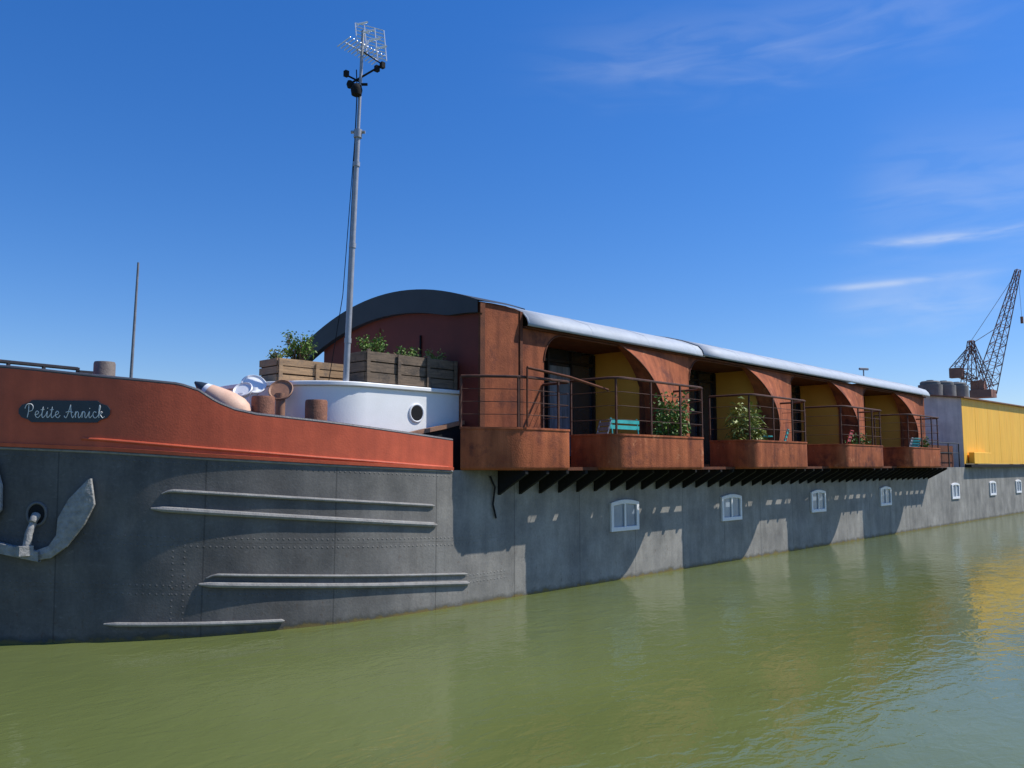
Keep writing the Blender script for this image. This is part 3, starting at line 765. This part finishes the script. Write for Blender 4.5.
mb=MB();o0=mp_(9.66,.12,.05);ru=(rv*.93+dv*.3);zu=zv*.98-rv*.10
for k in range(9): mb.tube([o0+ru*-.24+zu*(-.27+.068*k),o0+ru*.26+zu*(-.27+.068*k-.06)],.008,5)
for k in (-.24,-.08,.1,.26): mb.tube([o0+ru*k+zu*(-.29-.06*(k+.26)/.54),o0+ru*k+zu*(.27-.06*(k+.26)/.54)],.012,5)
for k in range(4): mb.tube([o0+ru*(-.2+.1*k)+zu*(.18-.13*k)+dv*-.12,o0+ru*(0+.1*k)+zu*(.26-.13*k)+dv*-.12],.018,5)
mb.tube([mp_(9.5,.0,.0),o0],.02,6);mb.obj('grid_aerial','alu',mast)

mb=MB();mb.tube([(33.2,12.5,5.7),(33.2,12.5,6.2)],.025,6);mb.tube([(33.05,12.6,6.18),(33.4,12.4,6.18)],.05,6);mb.obj('roof_antenna','grey',None,label='small grey antenna on the zinc roof',category='antenna')

for i,(x,y) in enumerate(((39.9,12.1),(40.6,11.75),(41.6,11.5))):
    mb=MB();mb.lathe([(.4,5.3),(.4,5.42),(.5,5.43),(.5,5.98),(.42,5.99),(.42,6.1),(.36,6.15)],(x,y,0),20);o=mb.obj('water_tank','concrete',None,smooth=True,label='dark grey water tank on the deckhouse roof',category='tank',group='tanks on the deckhouse roof')
    mb=MB();mb.lathe([(.15,6.152),(.15,6.2)],(x,y,0),12);mb.obj('lid','grey',o)

mb=MB();mb.tube([(8.68,22,-2),(8.68,22,4.5),(8.74,22,7.72)],[.05,.042,.028],10);o=mb.obj('mooring_pole','grey',None,smooth=True,label='slim grey mooring pole in the water behind the barge',category='pole')

# ------------------------------------------------------------------ harbour crane
def lattice(mb,p0,p1,w0,w1,n,r):
    p0,p1=Vector(p0),Vector(p1);t=(p1-p0).normalized();a=t.cross(Vector((.69,-.72,0))).normalized();b=t.cross(a)
    def C(k,q): w=(w0+(w1-w0)*q)/2;return p0.lerp(p1,q)+a*w*(1,1,-1,-1)[k]+b*w*(1,-1,-1,1)[k]
    for k in range(4): mb.tube([C(k,0),C(k,1)],r,4)
    for i in range(n):
        for k in range(4):
            j=(k+1)%4;q0,q1=i/n,(i+1)/n
            mb.tube([C(k,q0),C(j,q1)] if i%2 else [C(j,q0),C(k,q1)],r*.6,4);mb.tube([C(k,q1),C(j,q1)],r*.6,4)
CO=Vector((122.7,30.8,0))+rv*.9
def cp(u,v,d=0):
    b=(384-v)/830.6;t=math.tan(math.radians(5.57)+math.atan(b));return CO+rv*((u-988)*.1345)+zv*(2.4+t*110)+dv*d
cr_=empty('harbour_crane',label='rusty brown lattice harbour crane with raised jib on the far quay',category='crane')
mb=MB()
for a,b in ((-3,-3),(3,-3),(3,3),(-3,3)):
    mb.tube([CO+Vector((a,b,1)),CO+Vector((a*.5,b*.5,9.5))],.22,5)
for z in (4,7): 
    w=3*(1-.5*z/9.5);q=((-w,-w),(w,-w),(w,w),(-w,w))
    for i in range(4): mb.tube([CO+Vector((*q[i],z)),CO+Vector((*q[(i+1)%4],z))],.15,4)
mb.box(CO+zv*9.6,(4,4,.3));mb.obj('portal','crane',cr_)
mb=MB()
mb.box(cp(982,394),(2.6,2.6,1.0));mb.box(cp(978,386),(1.4,1.6,1.3));mb.obj('machinery_house','crane',cr_)
mb=MB();lattice(mb,cp(984,392),cp(1024,270),2.0,.5,13,.065);mb.obj('jib','crane',cr_)
mb=MB();lattice(mb,cp(968,388),cp(973,341),1.5,.6,5,.06);lattice(mb,cp(988,388),cp(973,341),.9,.4,6,.055)
lattice(mb,cp(956,370),cp(973,347),1.1,.5,4,.055);lattice(mb,cp(956,372),cp(974,380),.9,.7,4,.055);mb.obj('a_frame','crane',cr_)
mb=MB();mb.box(cp(957,373),(1.0,1.6,1.3));mb.obj('counterweight','crane',cr_)
mb=MB();mb.tube([cp(973,341),cp(1023,272)],.03,4);mb.tube([cp(973,344),cp(1004,325)],.04,4);mb.tube([cp(1024,271),cp(1025,320)],.02,4);mb.obj('hoist_cables','crane',cr_)
mb=MB();mb.box(cp(1025,320),(.3,.3,.9));mb.obj('hook_block','crane',cr_)

# ------------------------------------------------------------------ setting
mb=MB();mb.box((400,110,-.2),(620,160,2.6));mb.obj('quay_ground','concrete',None,kind='structure')
def water():
    me=bpy.data.meshes.new('water');me.from_pydata([(-3000,-3000,0),(3000,-3000,0),(3000,3000,0),(-3000,3000,0)],[],[(0,1,2,3)])
    o=bpy.data.objects.new('water',me);COL.objects.link(o);o['kind']='structure'
    m=bpy.data.materials.new('green_water');m.use_nodes=True;nt=m.node_tree;b=nt.nodes['Principled BSDF'];L=nt.links.new
    tc=nn(nt,'ShaderNodeTexCoord')
    def noise(sc,st,det,rot=0,dist=0):
        mp=nn(nt,'ShaderNodeMapping');mp.inputs['Scale'].default_value=st;mp.inputs['Rotation'].default_value=(0,0,rot);L(tc.outputs['Object'],mp.inputs['Vector'])
        n=nn(nt,'ShaderNodeTexNoise');n.noise_dimensions='2D';n.inputs['Scale'].default_value=sc;n.inputs['Detail'].default_value=det;n.inputs['Distortion'].default_value=dist;L(mp.outputs[0],n.inputs['Vector']);return n.outputs['Fac']
    big=noise(.25,(1,1,1),3)
    r=nn(nt,'ShaderNodeValToRGB');r.color_ramp.elements[0].position=.3;r.color_ramp.elements[1].position=.7
    r.color_ramp.elements[0].color=(.115,.138,.040,1);r.color_ramp.elements[1].color=(.138,.162,.050,1);L(big,r.inputs['Fac']);L(r.outputs[0],b.inputs['Base Color'])
    h=mathn(nt,'ADD',mathn(nt,'MULTIPLY',noise(.6,(1,1.6,1),2,.6,.4),.024),mathn(nt,'MULTIPLY',noise(2.6,(1,1.8,1),3,.5,.6),.013))
    h=mathn(nt,'ADD',h,mathn(nt,'MULTIPLY',noise(9,(1,1.6,1),3,.9),.0042))
    amp=mathn(nt,'ADD',mathn(nt,'MULTIPLY',noise(.09,(1,1,1),2),1.7),-.15)
    h=mathn(nt,'MULTIPLY',h,amp)
    bp=nn(nt,'ShaderNodeBump');bp.inputs['Strength'].default_value=1;bp.inputs['Distance'].default_value=1;L(h,bp.inputs['Height']);L(bp.outputs[0],b.inputs['Normal'])
    b.inputs['Roughness'].default_value=.045;b.inputs['IOR'].default_value=1.33
    me.materials.append(m)
water()

# ------------------------------------------------------------------ light
sun=Vector((1.5,-1.15,2.35)).normalized()
el=math.asin(sun.z);rot=math.atan2(sun.x,sun.y)
ld=bpy.data.lights.new('sun','SUN');ld.energy=5.0;ld.angle=math.radians(.5);ld.color=(1,.97,.92)
lo=bpy.data.objects.new('sun',ld);COL.objects.link(lo);lo.rotation_euler=(-sun).to_track_quat('-Z','Y').to_euler()
w=bpy.data.worlds.new('World');S.world=w;w.use_nodes=True;nt=w.node_tree;L=nt.links.new
bg=nt.nodes['Background'];sky=nn(nt,'ShaderNodeTexSky',sky_type='NISHITA');sky.sun_disc=False;sky.sun_elevation=el;sky.sun_rotation=rot;sky.air_density=1.0;sky.dust_density=.2;sky.ozone_density=3.5
tc=nn(nt,'ShaderNodeTexCoord');sp=nn(nt,'ShaderNodeSeparateXYZ');L(tc.outputs['Generated'],sp.inputs[0])
az=mathn(nt,'MULTIPLY',mathn(nt,'ARCTAN2',sp.outputs[1],sp.outputs[0]),57.2958)
ele=mathn(nt,'MULTIPLY',mathn(nt,'ARCSINE',sp.outputs[2]),57.2958)
cb=nn(nt,'ShaderNodeCombineXYZ');L(mathn(nt,'MULTIPLY',az,.12),cb.inputs[0]);L(mathn(nt,'MULTIPLY',ele,.55),cb.inputs[1])
no=nn(nt,'ShaderNodeTexNoise');no.inputs['Scale'].default_value=1.3;no.inputs['Detail'].default_value=6;no.inputs['Distortion'].default_value=.6;L(cb.outputs[0],no.inputs['Vector'])
nz=mathn(nt,'MULTIPLY',mathn(nt,'SUBTRACT',no.outputs['Fac'],.36),3.2,None,True)
def streak(az0,el0,L0,wd,slope,amp):
    da=mathn(nt,'SUBTRACT',az,az0)
    wob=mathn(nt,'MULTIPLY',mathn(nt,'SUBTRACT',no.outputs['Fac'],.5),wd*1.5)
    de=mathn(nt,'DIVIDE',mathn(nt,'ADD',mathn(nt,'SUBTRACT',mathn(nt,'SUBTRACT',ele,el0),mathn(nt,'MULTIPLY',da,slope)),wob),wd)
    g=mathn(nt,'EXPONENT',mathn(nt,'MULTIPLY',mathn(nt,'MULTIPLY',de,de),-1))
    a2=mathn(nt,'DIVIDE',da,L0);g2=mathn(nt,'EXPONENT',mathn(nt,'MULTIPLY',mathn(nt,'POWER',mathn(nt,'ABSOLUTE',a2),4),-1))
    return mathn(nt,'MULTIPLY',mathn(nt,'MULTIPLY',g,g2),amp)
tot=None
for a in ((15.5,13.8,5.5,.35,0,.5),(19,11.4,5,.2,-.02,.38),(17,10.3,5,1.6,0,.25),(26,27,14,2.2,0,.15),(14,17,6,3.5,0,.16)):
    k=streak(*a);tot=k if tot is None else mathn(nt,'ADD',tot,k)
fac=mathn(nt,'MULTIPLY',tot,mathn(nt,'ADD',mathn(nt,'MULTIPLY',nz,.8),.2),None,True)
hs=nn(nt,'ShaderNodeHueSaturation');hs.inputs['Saturation'].default_value=1.3;L(sky.outputs[0],hs.inputs['Color'])
hz_=nn(nt,'ShaderNodeValToRGB');L(mathn(nt,'DIVIDE',ele,30.0,None,True),hz_.inputs['Fac'])
hz_.color_ramp.elements[0].position=0;hz_.color_ramp.elements[0].color=(.80,.82,1.02,1);hz_.color_ramp.elements[1].position=1;hz_.color_ramp.elements[1].color=(.82,.95,1.25,1)
tn=nn(nt,'ShaderNodeMixRGB',blend_type='MULTIPLY');tn.inputs[0].default_value=1;L(hs.outputs[0],tn.inputs[1]);L(hz_.outputs[0],tn.inputs[2])
mx=nn(nt,'ShaderNodeMixRGB');L(fac,mx.inputs[0]);L(tn.outputs[0],mx.inputs[1]);mx.inputs[2].default_value=(6,6.5,7.3,1)
L(mx.outputs[0],bg.inputs['Color']);bg.inputs['Strength'].default_value=.125
S.view_settings.view_transform='Standard';S.view_settings.look='None';S.view_settings.exposure=0

cam=bpy.data.cameras.new('camera');co=bpy.data.objects.new('camera',cam);COL.objects.link(co);S.camera=co
cam.lens=29.2;cam.sensor_width=36;cam.clip_end=6000;cam.clip_start=.1
co.location=(0,0,2.4);co.rotation_euler=(math.radians(95.57),0,math.radians(-46.3))
